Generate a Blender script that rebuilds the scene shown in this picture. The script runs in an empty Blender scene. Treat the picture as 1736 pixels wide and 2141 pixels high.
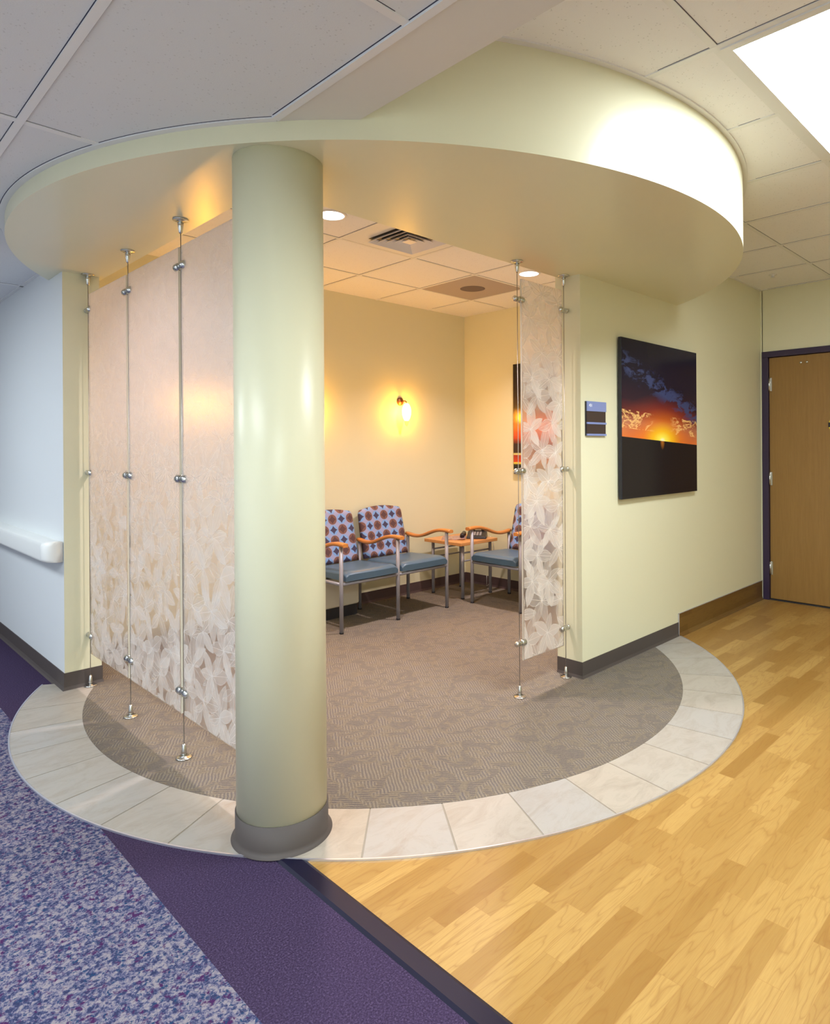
import bpy, bmesh, math, random
from mathutils import Vector, Matrix
from mathutils.geometry import tessellate_polygon
from math import sin, cos, pi, radians, sqrt

SC = bpy.context.scene
COL = SC.collection

# ------------------------------------------------------------------ camera
HEAD = 0.7749          # heading of the lens, measured from +X
ROLL = 0.0065
CAM_H = 1.31
R0 = Vector((sin(HEAD), -cos(HEAD), 0)); U0 = Vector((0, 0, 1)); F0 = Vector((cos(HEAD), sin(HEAD), 0))
rc = R0 * cos(ROLL) - U0 * sin(ROLL)
uc = R0 * sin(ROLL) + U0 * cos(ROLL)
bc = -F0
cd = bpy.data.cameras.new('camera'); cam = bpy.data.objects.new('camera', cd); COL.objects.link(cam)
m = Matrix((( rc.x, uc.x, bc.x, 0), (rc.y, uc.y, bc.y, 0), (rc.z, uc.z, bc.z, CAM_H), (0, 0, 0, 1)))
cam.matrix_world = m
cd.sensor_fit = 'HORIZONTAL'; cd.sensor_width = 36; cd.lens = 28.51
cd.shift_x = -0.0539; cd.shift_y = -0.0774
cd.clip_start = 0.05
SC.camera = cam

# ------------------------------------------------------------------ world, exposure, big lights
SC.view_settings.view_transform = 'Standard'
SC.view_settings.look = 'None'
SC.view_settings.gamma = 1
SC.view_settings.exposure = 0.0
w = bpy.data.worlds.new('world'); SC.world = w; w.use_nodes = True
w.node_tree.nodes['Background'].inputs[0].default_value = (0.8, 0.85, 1, 1)
w.node_tree.nodes['Background'].inputs[1].default_value = 0.02
cy = SC.cycles
cy.use_denoising = True; cy.use_adaptive_sampling = True; cy.adaptive_threshold = 0.015
cy.max_bounces = 10; cy.diffuse_bounces = 5; cy.glossy_bounces = 4
cy.transmission_bounces = 8; cy.transparent_max_bounces = 24
cy.sample_clamp_indirect = 6.0
cy.caustics_reflective = False; cy.caustics_refractive = True

def area(name, loc, size, power, color, rot=(0, 0, 0)):
    l = bpy.data.lights.new(name, 'AREA'); l.shape = 'RECTANGLE'
    l.size, l.size_y = size; l.energy = power; l.color = color
    o = bpy.data.objects.new(name, l); o.location = loc; o.rotation_euler = rot; COL.objects.link(o)
    return o
COOL = (0.84, 0.93, 1.0)
NEUT = (0.92, 1.0, 0.98)
area('corridor_fill_light', (-0.7, 4.6, 2.33), (0.6, 1.2), 50, COOL)  # unseen corridor area lights, added for general ambience
area('corridor_fill_light', (-0.9, 1.9, 2.33), (0.6, 1.2), 56, COOL)
area('corridor_fill_light', (-0.9, -1.2, 2.33), (1.2, 0.6), 125, (0.90, 1.0, 0.98))  # added out of view to brighten the column and the near side
area('hall_fill_light', (4.3, -0.9, 2.62), (1.2, 0.6), 3, NEUT)  # unseen hall area lights, added as ambient fill
area('hall_fill_light', (2.0, -1.6, 2.62), (1.2, 0.6), 26, NEUT)

# ------------------------------------------------------------------ material helpers
class N:
    def __init__(s, name):
        s.m = bpy.data.materials.new(name); s.m.use_nodes = True
        s.t = s.m.node_tree; s.n = s.t.nodes; s.l = s.t.links
        s.b = s.n['Principled BSDF']; s.out = s.n['Material Output']
    def node(s, typ, **kw):
        nd = s.n.new(typ)
        ins = kw.pop('ins', {})
        for k, v in kw.items(): setattr(nd, k, v)
        for k, v in ins.items():
            if isinstance(v, bpy.types.NodeSocket): s.l.new(v, nd.inputs[k])
            else: nd.inputs[k].default_value = v
        return nd
    def math(s, op, a, b=None, c=None, clamp=False):
        nd = s.n.new('ShaderNodeMath'); nd.operation = op; nd.use_clamp = clamp
        for i, v in enumerate((a, b, c)):
            if v is None: continue
            if isinstance(v, bpy.types.NodeSocket): s.l.new(v, nd.inputs[i])
            else: nd.inputs[i].default_value = v
        return nd.outputs[0]
    def mix(s, f, a, b, typ='MIX'):
        nd = s.n.new('ShaderNodeMix'); nd.data_type = 'RGBA'; nd.blend_type = typ; nd.clamp_factor = True
        for sock, v in ((nd.inputs[0], f), (nd.inputs[6], a), (nd.inputs[7], b)):
            if isinstance(v, bpy.types.NodeSocket): s.l.new(v, sock)
            elif isinstance(v, (int, float)): sock.default_value = v
            else: sock.default_value = (*v[:3], 1)
        return nd.outputs[2]
    def ramp(s, f, stops, interp='LINEAR'):
        nd = s.n.new('ShaderNodeValToRGB'); cr = nd.color_ramp; cr.interpolation = interp
        while len(cr.elements) < len(stops): cr.elements.new(0.5)
        for e, (p, c) in zip(cr.elements, stops): e.position = p; e.color = (*c[:3], 1)
        s.l.new(f, nd.inputs[0]); return nd.outputs[0]
    def coord(s, kind='Object', scale=(1, 1, 1), loc=(0, 0, 0), rot=(0, 0, 0)):
        tc = s.n.new('ShaderNodeTexCoord'); mp = s.n.new('ShaderNodeMapping')
        mp.inputs['Scale'].default_value = scale; mp.inputs['Location'].default_value = loc; mp.inputs['Rotation'].default_value = rot
        s.l.new(tc.outputs[kind], mp.inputs[0]); return mp.outputs[0]
    def noise(s, vec, scale, detail=2, rough=0.5, dist=0, out='Fac'):
        nd = s.node('ShaderNodeTexNoise', ins={'Vector': vec, 'Scale': scale, 'Detail': detail, 'Roughness': rough, 'Distortion': dist})
        return nd.outputs[out]
    def bump(s, h, strength=0.2, dist=0.002):
        nd = s.node('ShaderNodeBump', ins={'Height': h, 'Strength': strength, 'Distance': dist})
        s.l.new(nd.outputs[0], s.b.inputs['Normal'])
    def base(s, c):
        if isinstance(c, bpy.types.NodeSocket): s.l.new(c, s.b.inputs['Base Color'])
        else: s.b.inputs['Base Color'].default_value = (*c[:3], 1)
    def set(s, **kw):
        for k, v in kw.items():
            k = k.replace('_', ' ')
            if isinstance(v, bpy.types.NodeSocket): s.l.new(v, s.b.inputs[k])
            else: s.b.inputs[k].default_value = v

def lin(r, g, b):
    f = lambda v: (v / 255 / 12.92) if v / 255 <= 0.04045 else ((v / 255 + 0.055) / 1.055) ** 2.4
    return (f(r), f(g), f(b))

def simple(name, col, rough=0.5, metal=0.0, spec=0.5, coat=0.0, bump=None):
    n = N(name); n.base(col); n.set(Roughness=rough, Metallic=metal)
    n.b.inputs['Specular IOR Level'].default_value = spec
    n.b.inputs['Coat Weight'].default_value = coat
    if bump:
        sc, st, ds = bump
        n.bump(n.noise(n.coord(), sc, 3), st, ds)
    return n.m

def paint(name, col, rough=0.45):
    n = N(name); v = n.coord()
    f = n.noise(v, 1.3, 2)
    n.base(n.mix(f, tuple(c * 0.985 for c in col), tuple(min(1, c * 1.015) for c in col)))
    n.set(Roughness=rough); n.b.inputs['Specular IOR Level'].default_value = 0.4
    n.bump(n.noise(v, 260, 3), 0.12, 0.0006)
    return n.m

M = {}
WALLC = (0.735, 0.715, 0.515)
M['wall'] = paint('yellow_wall_paint', WALLC)
M['wall_pale'] = paint('pale_corridor_paint', (0.74, 0.765, 0.77))
M['soffit'] = paint('yellow_soffit_paint', WALLC, 0.28)
M['drywall'] = paint('white_drywall_paint', (0.70, 0.68, 0.63))
M['column'] = paint('column_paint', WALLC, 0.33)

def tile_mat(name, c0):
    n = N(name); v = n.coord()
    pits = n.node('ShaderNodeTexVoronoi', ins={'Vector': v, 'Scale': 75}).outputs['Distance']
    gate = n.noise(v, 30, 2)
    pm = n.math('MULTIPLY', n.math('LESS_THAN', pits, 0.20), n.math('GREATER_THAN', gate, 0.50))
    n.base(n.mix(n.math('MULTIPLY', pm, 0.35), c0, (0.42, 0.42, 0.42)))
    n.set(Roughness=0.9)
    n.bump(n.math('SUBTRACT', n.noise(v, 220, 3), n.math('MULTIPLY', pm, 0.8)), 0.35, 0.0015)
    return n.m
M['tile'] = tile_mat('ceiling_tile_dimmed', (0.72, 0.735, 0.75))  # white tile darkened, the corridor ceiling's dimmer light put into its colour
M['tile_hall'] = tile_mat('ceiling_tile_lifted', (0.86, 0.855, 0.87))  # same tile in a lighter tone, brightening the hall ceiling by colour
M['tbar'] = simple('white_grid_metal', (0.78, 0.78, 0.78), 0.4)
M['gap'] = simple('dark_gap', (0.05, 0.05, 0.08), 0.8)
M['steel'] = simple('brushed_steel', (0.62, 0.62, 0.60), 0.24, 1.0)
M['wire'] = simple('steel_wire', (0.42, 0.40, 0.38), 0.35, 1.0)
M['legmetal'] = simple('grey_powder_coated_metal', (0.30, 0.30, 0.34), 0.38, 0.25)
M['rubber'] = simple('grey_rubber_base', lin(78, 70, 67), 0.6, bump=(30, .05, .001))
M['rubber_in'] = simple('brown_rubber_base', lin(84, 66, 66), 0.55, bump=(30, .05, .001))
M['foot'] = simple('black_foot', (0.02, 0.02, 0.025), 0.5)

def wood_floor(name, gloss=0.32, darken=1.0, vertical=False):
    n = N(name)
    tc = n.n.new('ShaderNodeTexCoord').outputs['Object']
    sep = n.node('ShaderNodeSeparateXYZ', ins={0: tc})
    x = sep.outputs[0]; y = sep.outputs[2] if vertical else sep.outputs[1]
    flat = n.node('ShaderNodeCombineXYZ', ins={0: x, 1: y, 2: 0.0}).outputs[0]
    br = n.node('ShaderNodeTexBrick', offset=0.37, offset_frequency=2, squash=0.8, squash_frequency=3,
                ins={'Vector': flat, 'Scale': 1.0, 'Brick Width': 0.52, 'Row Height': 0.0615, 'Mortar Size': 0.0006, 'Mortar Smooth': 0.2, 'Bias': 0.0,
                     'Color1': (0, 0, 0, 1), 'Color2': (1, 1, 1, 1), 'Mortar': (0.35, 0.35, 0.35, 1)})
    rnd = n.node('ShaderNodeSeparateColor', ins={0: br.outputs['Color']}).outputs[0]
    off = n.node('ShaderNodeCombineXYZ', ins={0: n.math('MULTIPLY', rnd, 37.0), 1: n.math('MULTIPLY', rnd, 11.0), 2: n.math('MULTIPLY', rnd, 5.0)}).outputs[0]
    add = n.node('ShaderNodeVectorMath', operation='ADD', ins={0: flat, 1: off}).outputs[0]
    mp = n.node('ShaderNodeMapping', ins={'Vector': add, 'Scale': (1.6, 13.0, 1.0)}).outputs[0]
    base = n.noise(mp, 1.35, 2, 0.45, 0.35)
    rings = n.math('FRACT', n.math('MULTIPLY', base, 9.0))
    tri = n.math('ABSOLUTE', n.math('SUBTRACT', rings, 0.5))
    lines = n.math('POWER', n.math('MULTIPLY', tri, 2.0), 5.0)
    mp2 = n.node('ShaderNodeMapping', ins={'Vector': add, 'Scale': (14.0, 420.0, 1.0)}).outputs[0]
    fine = n.noise(mp2, 1.0, 3, 0.6)
    c0 = n.mix(rnd, lin(150, 112, 54), lin(184, 149, 86))
    c1 = n.mix(n.math('MULTIPLY', lines, 0.5), c0, lin(140, 96, 44))
    c2 = n.mix(n.math('MULTIPLY', n.math('SUBTRACT', fine, 0.42, clamp=True), 1.1), c1, lin(142, 98, 46))
    c3 = n.mix(br.outputs['Fac'], c2, lin(160, 118, 62))
    if darken != 1.0: c3 = n.mix(1.0, c3, (darken, darken * 0.93, darken * 0.8), 'MULTIPLY')
    n.base(c3); n.set(Roughness=gloss)
    n.bump(fine, 0.05, 0.0006)
    return n.m
M['wood_floor'] = wood_floor('wood_plank_vinyl')
M['wood_base'] = wood_floor('wood_plank_vinyl_base', 0.35, 0.42, True)

def speckle_carpet():
    n = N('blue_speckled_carpet'); v = n.coord()
    warp = n.noise(v, 90, 2, out='Color')
    vv = n.node('ShaderNodeVectorMath', operation='ADD', ins={0: v, 1: n.node('ShaderNodeVectorMath', operation='SCALE', ins={0: warp, 'Scale': 0.012}).outputs[0]}).outputs[0]
    a = n.noise(vv, 70, 3, 0.75)
    b = n.noise(n.node('ShaderNodeVectorMath', operation='ADD', ins={0: vv, 1: (7.1, 3.3, 1.0)}).outputs[0], 52, 2, 0.7)
    c = n.noise(n.node('ShaderNodeVectorMath', operation='ADD', ins={0: vv, 1: (1.7, 9.3, 4.0)}).outputs[0], 84, 2, 0.6)
    base = n.ramp(a, [(0.38, lin(58, 66, 104)), (0.45, lin(86, 92, 130)), (0.50, lin(130, 127, 154)), (0.60, lin(174, 165, 172))])
    pm = n.math('MULTIPLY', n.math('SUBTRACT', b, 0.56, clamp=True), 9.0, clamp=True)
    col = n.mix(pm, base, lin(84, 44, 98))
    tm = n.math('MULTIPLY', n.math('SUBTRACT', c, 0.58, clamp=True), 9.0, clamp=True)
    col = n.mix(tm, col, lin(36, 74, 116))
    fib = n.noise(v, 900, 2)
    col = n.mix(n.math('MULTIPLY', n.math('SUBTRACT', 0.55, fib, clamp=True), 1.6, clamp=True), col, lin(60, 52, 84))
    n.base(col); n.set(Roughness=0.95); n.b.inputs['Specular IOR Level'].default_value = 0.1
    n.bump(fib, 0.9, 0.004)
    return n.m
M['speckle'] = speckle_carpet()

def purple_carpet():
    n = N('purple_carpet'); v = n.coord()
    f = n.noise(v, 210, 3, 0.8)
    g = n.noise(v, 3.5, 2)
    c = n.ramp(f, [(0.36, lin(38, 28, 50)), (0.56, lin(74, 60, 88)), (0.70, lin(112, 96, 126))])
    n.base(n.mix(n.math('MULTIPLY', g, 0.35), c, lin(72, 60, 92))); n.set(Roughness=0.95)
    n.b.inputs['Specular IOR Level'].default_value = 0.1
    n.bump(f, 0.9, 0.004)
    return n.m
M['purple'] = purple_carpet()

def brown_carpet():
    n = N('brown_patterned_carpet'); v = n.coord()
    w1 = n.node('ShaderNodeTexWave', wave_type='BANDS', bands_direction='DIAGONAL', ins={'Vector': v, 'Scale': 34, 'Distortion': 3.0, 'Detail': 1.5, 'Detail Scale': 0.5}).outputs['Fac']
    v2 = n.coord(rot=(0, 0, 1.35))
    w2 = n.node('ShaderNodeTexWave', wave_type='BANDS', bands_direction='DIAGONAL', ins={'Vector': v2, 'Scale': 34, 'Distortion': 3.0, 'Detail': 1.5, 'Detail Scale': 0.5}).outputs['Fac']
    dashes = n.noise(v, 120, 1)
    patch = n.noise(v, 9.0, 2, 0.5, 1.6)
    pa = n.math('MULTIPLY', n.math('SUBTRACT', patch, 0.46, clamp=True), 14.0, clamp=True)
    ridge = n.math('MULTIPLY', n.math('SUBTRACT', 0.055, n.math('ABSOLUTE', n.math('SUBTRACT', patch, 0.52)), clamp=True), 30.0, clamp=True)
    hat = n.math('ADD', n.math('MULTIPLY', w1, pa), n.math('MULTIPLY', w2, n.math('SUBTRACT', 1.0, pa)))
    hat = n.math('MULTIPLY', hat, n.math('ADD', dashes, 0.35))
    fine = n.noise(v, 520, 2, 0.7)
    grey = n.mix(n.noise(v, 16, 2), n.mix(pa, lin(112, 108, 114), lin(102, 96, 100)), n.mix(pa, lin(134, 123, 106), lin(114, 106, 100)))
    c = n.mix(n.math('MULTIPLY', hat, 0.75, clamp=True), grey, lin(170, 160, 136))
    c = n.mix(n.math('MULTIPLY', ridge, 0.35), c, lin(158, 144, 116))
    c = n.mix(n.math('MULTIPLY', n.math('SUBTRACT', 0.56, fine, clamp=True), 3.5, clamp=True), c, lin(60, 52, 58))
    n.base(c); n.set(Roughness=0.95); n.b.inputs['Specular IOR Level'].default_value = 0.1
    n.bump(n.math('ADD', fine, n.math('MULTIPLY', hat, 0.6)), 0.8, 0.003)
    return n.m
M['brown'] = brown_carpet()

def stone_tile():
    n = N('beige_stone_tile'); v = n.coord()
    rnd = n.node('ShaderNodeNewGeometry').outputs['Random Per Island']
    off = n.node('ShaderNodeCombineXYZ', ins={0: n.math('MULTIPLY', rnd, 23.0), 1: n.math('MULTIPLY', rnd, 7.0), 2: 0.0}).outputs[0]
    vv = n.node('ShaderNodeVectorMath', operation='ADD', ins={0: v, 1: off}).outputs[0]
    a = n.noise(n.node('ShaderNodeMapping', ins={'Vector': vv, 'Scale': (1.0, 2.2, 1.0)}).outputs[0], 5, 6, 0.7, 1.2); b = n.noise(vv, 24, 4, 0.75)
    c0 = n.mix(rnd, lin(176, 167, 153), lin(168, 165, 160))
    c = n.mix(n.math('MULTIPLY', n.math('SUBTRACT', a, 0.45, clamp=True), 2.6, clamp=True), c0, lin(150, 138, 124))
    c = n.mix(n.math('MULTIPLY', n.math('SUBTRACT', b, 0.58, clamp=True), 1.6, clamp=True), c, lin(136, 131, 127))
    n.base(c); n.set(Roughness=0.38); n.bump(b, 0.08, 0.001)
    return n.m
M['stone'] = stone_tile()
M['grout'] = simple('grout', lin(150, 143, 130), 0.8)
M['edge'] = simple('aluminium_edge', (0.72, 0.72, 0.80), 0.35, 0.8)
def strip_mat():
    n = N('navy_threshold_rubber'); v = n.coord(scale=(6, 2, 1))
    n.base(n.mix(n.noise(v, 3, 4, 0.6), lin(14, 17, 42), lin(26, 22, 42))); n.set(Roughness=0.4); n.b.inputs['Specular IOR Level'].default_value = 0.25
    return n.m
M['strip'] = strip_mat()

def frost(name, lo, hi, tint, zlo=0.0, zhi=2.0, rough=0.32, trans=0.62):
    """frosted sheet: part rough see-through, part milky; lo/hi = milkiness at the foot and the top"""
    n = N(name); n.n.remove(n.b)
    if lo == hi: f = lo
    else:
        tc = n.n.new('ShaderNodeTexCoord').outputs['Object']
        z = n.node('ShaderNodeSeparateXYZ', ins={0: tc}).outputs[2]
        mr = n.node('ShaderNodeMapRange', ins={'Value': z, 'From Min': zlo, 'From Max': zhi, 'To Min': lo, 'To Max': hi})
        f = mr.outputs[0]
    rf = n.node('ShaderNodeBsdfRefraction', ins={'Color': (*tint, 1), 'Roughness': rough, 'IOR': 1.18})
    tr = n.node('ShaderNodeBsdfTranslucent', ins={'Color': (0.95, 0.92, 0.91, 1)})
    df = n.node('ShaderNodeBsdfDiffuse', ins={'Color': (0.92, 0.90, 0.90, 1)})
    m1 = n.node('ShaderNodeMixShader', ins={0: trans, 1: df.outputs[0], 2: tr.outputs[0]})
    m2 = n.node('ShaderNodeMixShader', ins={0: f, 1: rf.outputs[0], 2: m1.outputs[0]})
    gl = n.node('ShaderNodeBsdfGlossy', ins={'Color': (1, 1, 1, 1), 'Roughness': 0.25})
    m3 = n.node('ShaderNodeMixShader', ins={0: 0.04, 1: m2.outputs[0], 2: gl.outputs[0]})
    n.l.new(m3.outputs[0], n.out.inputs[0])
    return n.m
def leaf_film(name, milk, trans=0.55, vary=0.0, zf=None):
    """zf = (z0, z1, milk at the top): the leaf contrast fades with height"""
    n = N(name); n.n.remove(n.b)
    if vary:
        rnd = n.node('ShaderNodeNewGeometry').outputs['Random Per Island']
        milk = n.node('ShaderNodeMapRange', ins={'Value': rnd, 'To Min': milk - vary, 'To Max': milk + vary}).outputs[0]
    if zf:
        z = n.node('ShaderNodeSeparateXYZ', ins={0: n.n.new('ShaderNodeTexCoord').outputs['Object']}).outputs[2]
        t_ = n.node('ShaderNodeMapRange', ins={'Value': z, 'From Min': zf[0], 'From Max': zf[1]}).outputs[0]
        a_ = n.math('MULTIPLY', n.math('SUBTRACT', 1.0, t_), milk)
        milk = n.math('ADD', a_, n.math('MULTIPLY', t_, zf[2]))
    tp = n.node('ShaderNodeBsdfTransparent', ins={'Color': (1, 1, 1, 1)})
    tr = n.node('ShaderNodeBsdfTranslucent', ins={'Color': (0.95, 0.93, 0.90, 1)})
    df = n.node('ShaderNodeBsdfDiffuse', ins={'Color': (0.90, 0.88, 0.85, 1)})
    m1 = n.node('ShaderNodeMixShader', ins={0: trans, 1: df.outputs[0], 2: tr.outputs[0]})
    m2 = n.node('ShaderNodeMixShader', ins={0: milk, 1: tp.outputs[0], 2: m1.outputs[0]})
    n.l.new(m2.outputs[0], n.out.inputs[0])
    return n.m
M['frost'] = frost('frosted_glass', 0.10, 0.56, (0.95, 0.93, 0.92), 0.5, 1.3)  # milkier upward: the evenly lit background put into the left panels
M['frost_narrow'] = frost('frosted_glass_narrow', 0.10, 0.70, (0.95, 0.93, 0.92), 1.3, 1.9)
M['leaf'] = leaf_film('etched_leaf', 0.42, 0.5, 0.24, (0.45, 1.25, 0.035))  # upper fade paints in leaves washed out by the lit wall behind
M['leaf_narrow'] = leaf_film('etched_leaf_narrow', 0.44, 0.45, 0.24, (1.45, 1.95, 0.25))
M['vein_narrow'] = leaf_film('etched_vein_narrow', 0.85, 0.4, 0, (1.45, 1.95, 0.35))
M['vein'] = leaf_film('etched_vein', 0.8, 0.45, 0, (0.45, 1.25, 0.05))  # veins carry the same painted-in wash-out
M['glass_edge'] = simple('glass_edge', (0.66, 0.62, 0.52), 0.2)

M['vinyl'] = simple('blue_grey_vinyl', lin(74, 100, 122), 0.36, bump=(60, .08, .002))
def wood_simple(name, c1, c2, rough=0.35, along='x', sc=1.0):
    n = N(name)
    scl = {'x': (3, 60, 60), 'y': (60, 3, 60), 'z': (60, 60, 3)}[along]
    v = n.coord(scale=tuple(s * sc for s in scl))
    f = n.noise(v, 1.0, 4, 0.6, 0.4)
    n.base(n.mix(f, c1, c2)); n.set(Roughness=rough)
    return n.m
M['armwood'] = wood_simple('honey_wood_arm', lin(172, 104, 42), lin(214, 146, 76), 0.3, 'y')
M['tablewood'] = wood_simple('honey_wood_top', lin(186, 124, 66), lin(224, 166, 104), 0.33, 'x')
def door_wood():
    n = N('door_veneer'); v = n.coord(scale=(1, 9, 0.55))
    a = n.noise(v, 5, 4, 0.6, 0.6); b = n.noise(n.coord(scale=(1, 220, 9)), 1, 3, 0.6)
    c = n.mix(a, lin(134, 100, 50), lin(160, 124, 68))
    c = n.mix(n.math('MULTIPLY', n.math('SUBTRACT', b, 0.5, clamp=True), 1.0), c, lin(118, 80, 38))
    n.base(c); n.set(Roughness=0.42); return n.m
M['door'] = door_wood()
M['frame'] = simple('purple_door_frame_paint', lin(52, 40, 68), 0.4)

def circles_fabric():
    n = N('circle_pattern_fabric'); tc = n.n.new('ShaderNodeTexCoord').outputs['Object']
    sp = n.node('ShaderNodeSeparateXYZ', ins={0: tc})
    S = 0.083
    u = n.math('ADD', n.math('DIVIDE', sp.outputs[0], S), 20.2); v = n.math('ADD', n.math('DIVIDE', sp.outputs[2], S), 20.4)
    fu = n.math('ABSOLUTE', n.math('SUBTRACT', n.math('FRACT', u), 0.5)); fv = n.math('ABSOLUTE', n.math('SUBTRACT', n.math('FRACT', v), 0.5))
    d = n.math('SQRT', n.math('ADD', n.math('MULTIPLY', fu, fu), n.math('MULTIPLY', fv, fv)))
    circ = n.math('LESS_THAN', d, 0.478)
    star = n.math('LESS_THAN', n.math('ADD', n.math('POWER', fu, 0.75), n.math('POWER', fv, 0.75)), 0.53)
    # petals: overlap with circles centred on the cell corners
    cu = n.math('SUBTRACT', 0.5, fu); cv = n.math('SUBTRACT', 0.5, fv)
    dc = n.math('SQRT', n.math('ADD', n.math('MULTIPLY', cu, cu), n.math('MULTIPLY', cv, cv)))
    pet = n.math('LESS_THAN', dc, 0.50)
    par = n.math('MODULO', n.math('ADD', n.math('FLOOR', u), n.math('FLOOR', v)), 2.0)
    weave = n.noise(n.coord(), 500, 2)
    bg = n.mix(weave, lin(138, 144, 186), lin(164, 168, 204))
    cc = n.mix(par, lin(146, 108, 88), lin(96, 140, 206))
    ccp = n.mix(par, lin(120, 86, 78), lin(122, 162, 218))
    c = n.mix(circ, bg, n.mix(pet, cc, ccp))
    c = n.mix(n.math('MULTIPLY', star, n.math('ADD', n.math('MULTIPLY', par, 0.1), 0.8)), c, lin(62, 40, 58))
    n.base(c); n.set(Roughness=0.85); n.bump(weave, 0.2, 0.001)
    return n.m
M['fabric'] = circles_fabric()

def sunset(name, lines=False):
    """printed sunset: object x 0..1 across, z 0..1 up"""
    n = N(name); tc = n.n.new('ShaderNodeTexCoord').outputs['Object']
    sp = n.node('ShaderNodeSeparateXYZ', ins={0: tc}); x = sp.outputs[0]; z = sp.outputs[2]
    hor = n.math('SUBTRACT', 0.388, n.math('MULTIPLY', x, 0.055))
    h = n.math('SUBTRACT', z, hor)
    dx = n.math('SUBTRACT', x, 0.50); dz = n.math('SUBTRACT', z, 0.365)
    d = n.math('SQRT', n.math('ADD', n.math('MULTIPLY', n.math('MULTIPLY', dx, dx), 0.55), n.math('MULTIPLY', n.math('MULTIPLY', dz, dz), 2.2)))
    sky = n.ramp(d, [(0.0, (1, 1, 0.75)), (0.03, (1, 0.86, 0.10)), (0.09, (1, 0.55, 0.01)), (0.19, (0.80, 0.18, 0.01)), (0.32, (0.45, 0.05, 0.015)), (0.60, (0.10, 0.02, 0.02))])
    hi = n.ramp(h, [(0.0, (0.85, 0.24, 0.05)), (0.10, (0.48, 0.20, 0.11)), (0.15, (0.14, 0.022, 0.02)), (0.24, (0.030, 0.010, 0.022)), (0.36, (0.014, 0.009, 0.024)), (1.0, (0.010, 0.010, 0.024))])
    near = n.math('SUBTRACT', 1.15, n.math('DIVIDE', d, 0.40), clamp=True)
    col = n.mix(near, hi, sky)
    # dark cloud bank and lit cloud edges
    cv = n.node('ShaderNodeMapping', ins={'Vector': tc, 'Scale': (6.0, 1, 15), 'Rotation': (0, 0.30, 0)}).outputs[0]
    cl = n.noise(cv, 1.0, 8, 0.68, 0.5)
    band = n.math('MULTIPLY', n.math('GREATER_THAN', h, 0.055), n.math('LESS_THAN', h, 0.17))
    edge = n.math('MULTIPLY', n.math('SUBTRACT', 0.05, n.math('ABSOLUTE', n.math('SUBTRACT', cl, 0.52)), clamp=True), 18.0, clamp=True)
    side = n.math('MULTIPLY', n.math('SUBTRACT', n.math('ABSOLUTE', dx), 0.10), 9.0, clamp=True)
    col = n.mix(n.math('MULTIPLY', n.math('MULTIPLY', edge, band), side), col, (1.0, 0.62, 0.22))
    # blue openings higher up, slanting down to the right
    bz = n.math('SUBTRACT', h, n.math('SUBTRACT', 0.47, n.math('MULTIPLY', x, 0.26)))
    bm = n.math('MULTIPLY', n.math('SUBTRACT', 0.10, n.math('ABSOLUTE', bz), clamp=True), 14.0, clamp=True)
    bc_ = n.math('MULTIPLY', n.math('SUBTRACT', n.math('ADD', cl, n.math('MULTIPLY', bm, 0.07)), 0.535, clamp=True), 16.0, clamp=True)
    col = n.mix(n.math('MULTIPLY', n.math('MULTIPLY', bm, bc_), 0.95), col, (0.045, 0.062, 0.17))
    ground = n.math('LESS_THAN', h, 0.0)
    fl = n.math('MULTIPLY', n.math('SUBTRACT', 0.032, n.math('SQRT', n.math('ADD', n.math('MULTIPLY', dx, dx), n.math('MULTIPLY', n.math('MULTIPLY', dz, dz), 0.25))), clamp=True), 18.0, clamp=True)
    gcol = n.mix(fl, (0.012, 0.008, 0.010), (0.9, 0.30, 0.02))
    col = n.mix(ground, col, gcol)
    n.base(col); n.set(Roughness=0.16); n.b.inputs['Specular IOR Level'].default_value = 0.12
    return n.m
M['sunset'] = sunset('sunset_print')
def sunset2():
    n = N('red_sunset_print'); tc = n.n.new('ShaderNodeTexCoord').outputs['Object']
    sp = n.node('ShaderNodeSeparateXYZ', ins={0: tc}); z = sp.outputs[2]
    wv = n.noise(n.node('ShaderNodeMapping', ins={'Vector': tc, 'Scale': (1.5, 1.5, 30)}).outputs[0], 1.0, 3)
    zz = n.math('ADD', z, n.math('MULTIPLY', n.math('SUBTRACT', wv, 0.5), 0.05))
    c = n.ramp(zz, [(0.0, (0.55, 0.42, 0.12)), (0.03, (0.01, 0.008, 0.008)), (0.085, (0.01, 0.008, 0.008)), (0.10, (0.9, 0.7, 0.08)), (0.115, (0.6, 0.05, 0.01)), (0.17, (0.35, 0.03, 0.01)),
                       (0.18, (0.9, 0.75, 0.25)), (0.195, (0.04, 0.015, 0.01)), (0.28, (0.03, 0.01, 0.01)), (0.33, (0.55, 0.05, 0.015)), (0.42, (0.75, 0.12, 0.02)), (0.47, (0.40, 0.03, 0.015)), (0.60, (0.03, 0.012, 0.012)), (1.0, (0.012, 0.010, 0.010))])
    n.base(c); n.set(Roughness=0.15); return n.m
M['sunset2'] = sunset2()
M['black_gloss'] = simple('black_gloss_edge', (0.012, 0.012, 0.022), 0.18)
M['black'] = simple('black_plastic', (0.016, 0.014, 0.018), 0.35)
M['keys'] = simple('grey_keys', (0.35, 0.34, 0.36), 0.5)
M['white_plastic'] = simple('white_vinyl_bumper', (0.84, 0.85, 0.82), 0.35)
M['blue_sign'] = simple('blue_sign_plastic', lin(128, 142, 196), 0.35)
M['dark_sign'] = simple('dark_brown_insert', lin(58, 42, 42), 0.3)
M['white'] = simple('white_letter', (0.85, 0.86, 0.90), 0.4)
M['yellow'] = simple('yellow_sticker', (0.80, 0.68, 0.02), 0.4)
M['bronze'] = simple('bronze_cap', (0.20, 0.09, 0.05), 0.35, 0.6)
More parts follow.
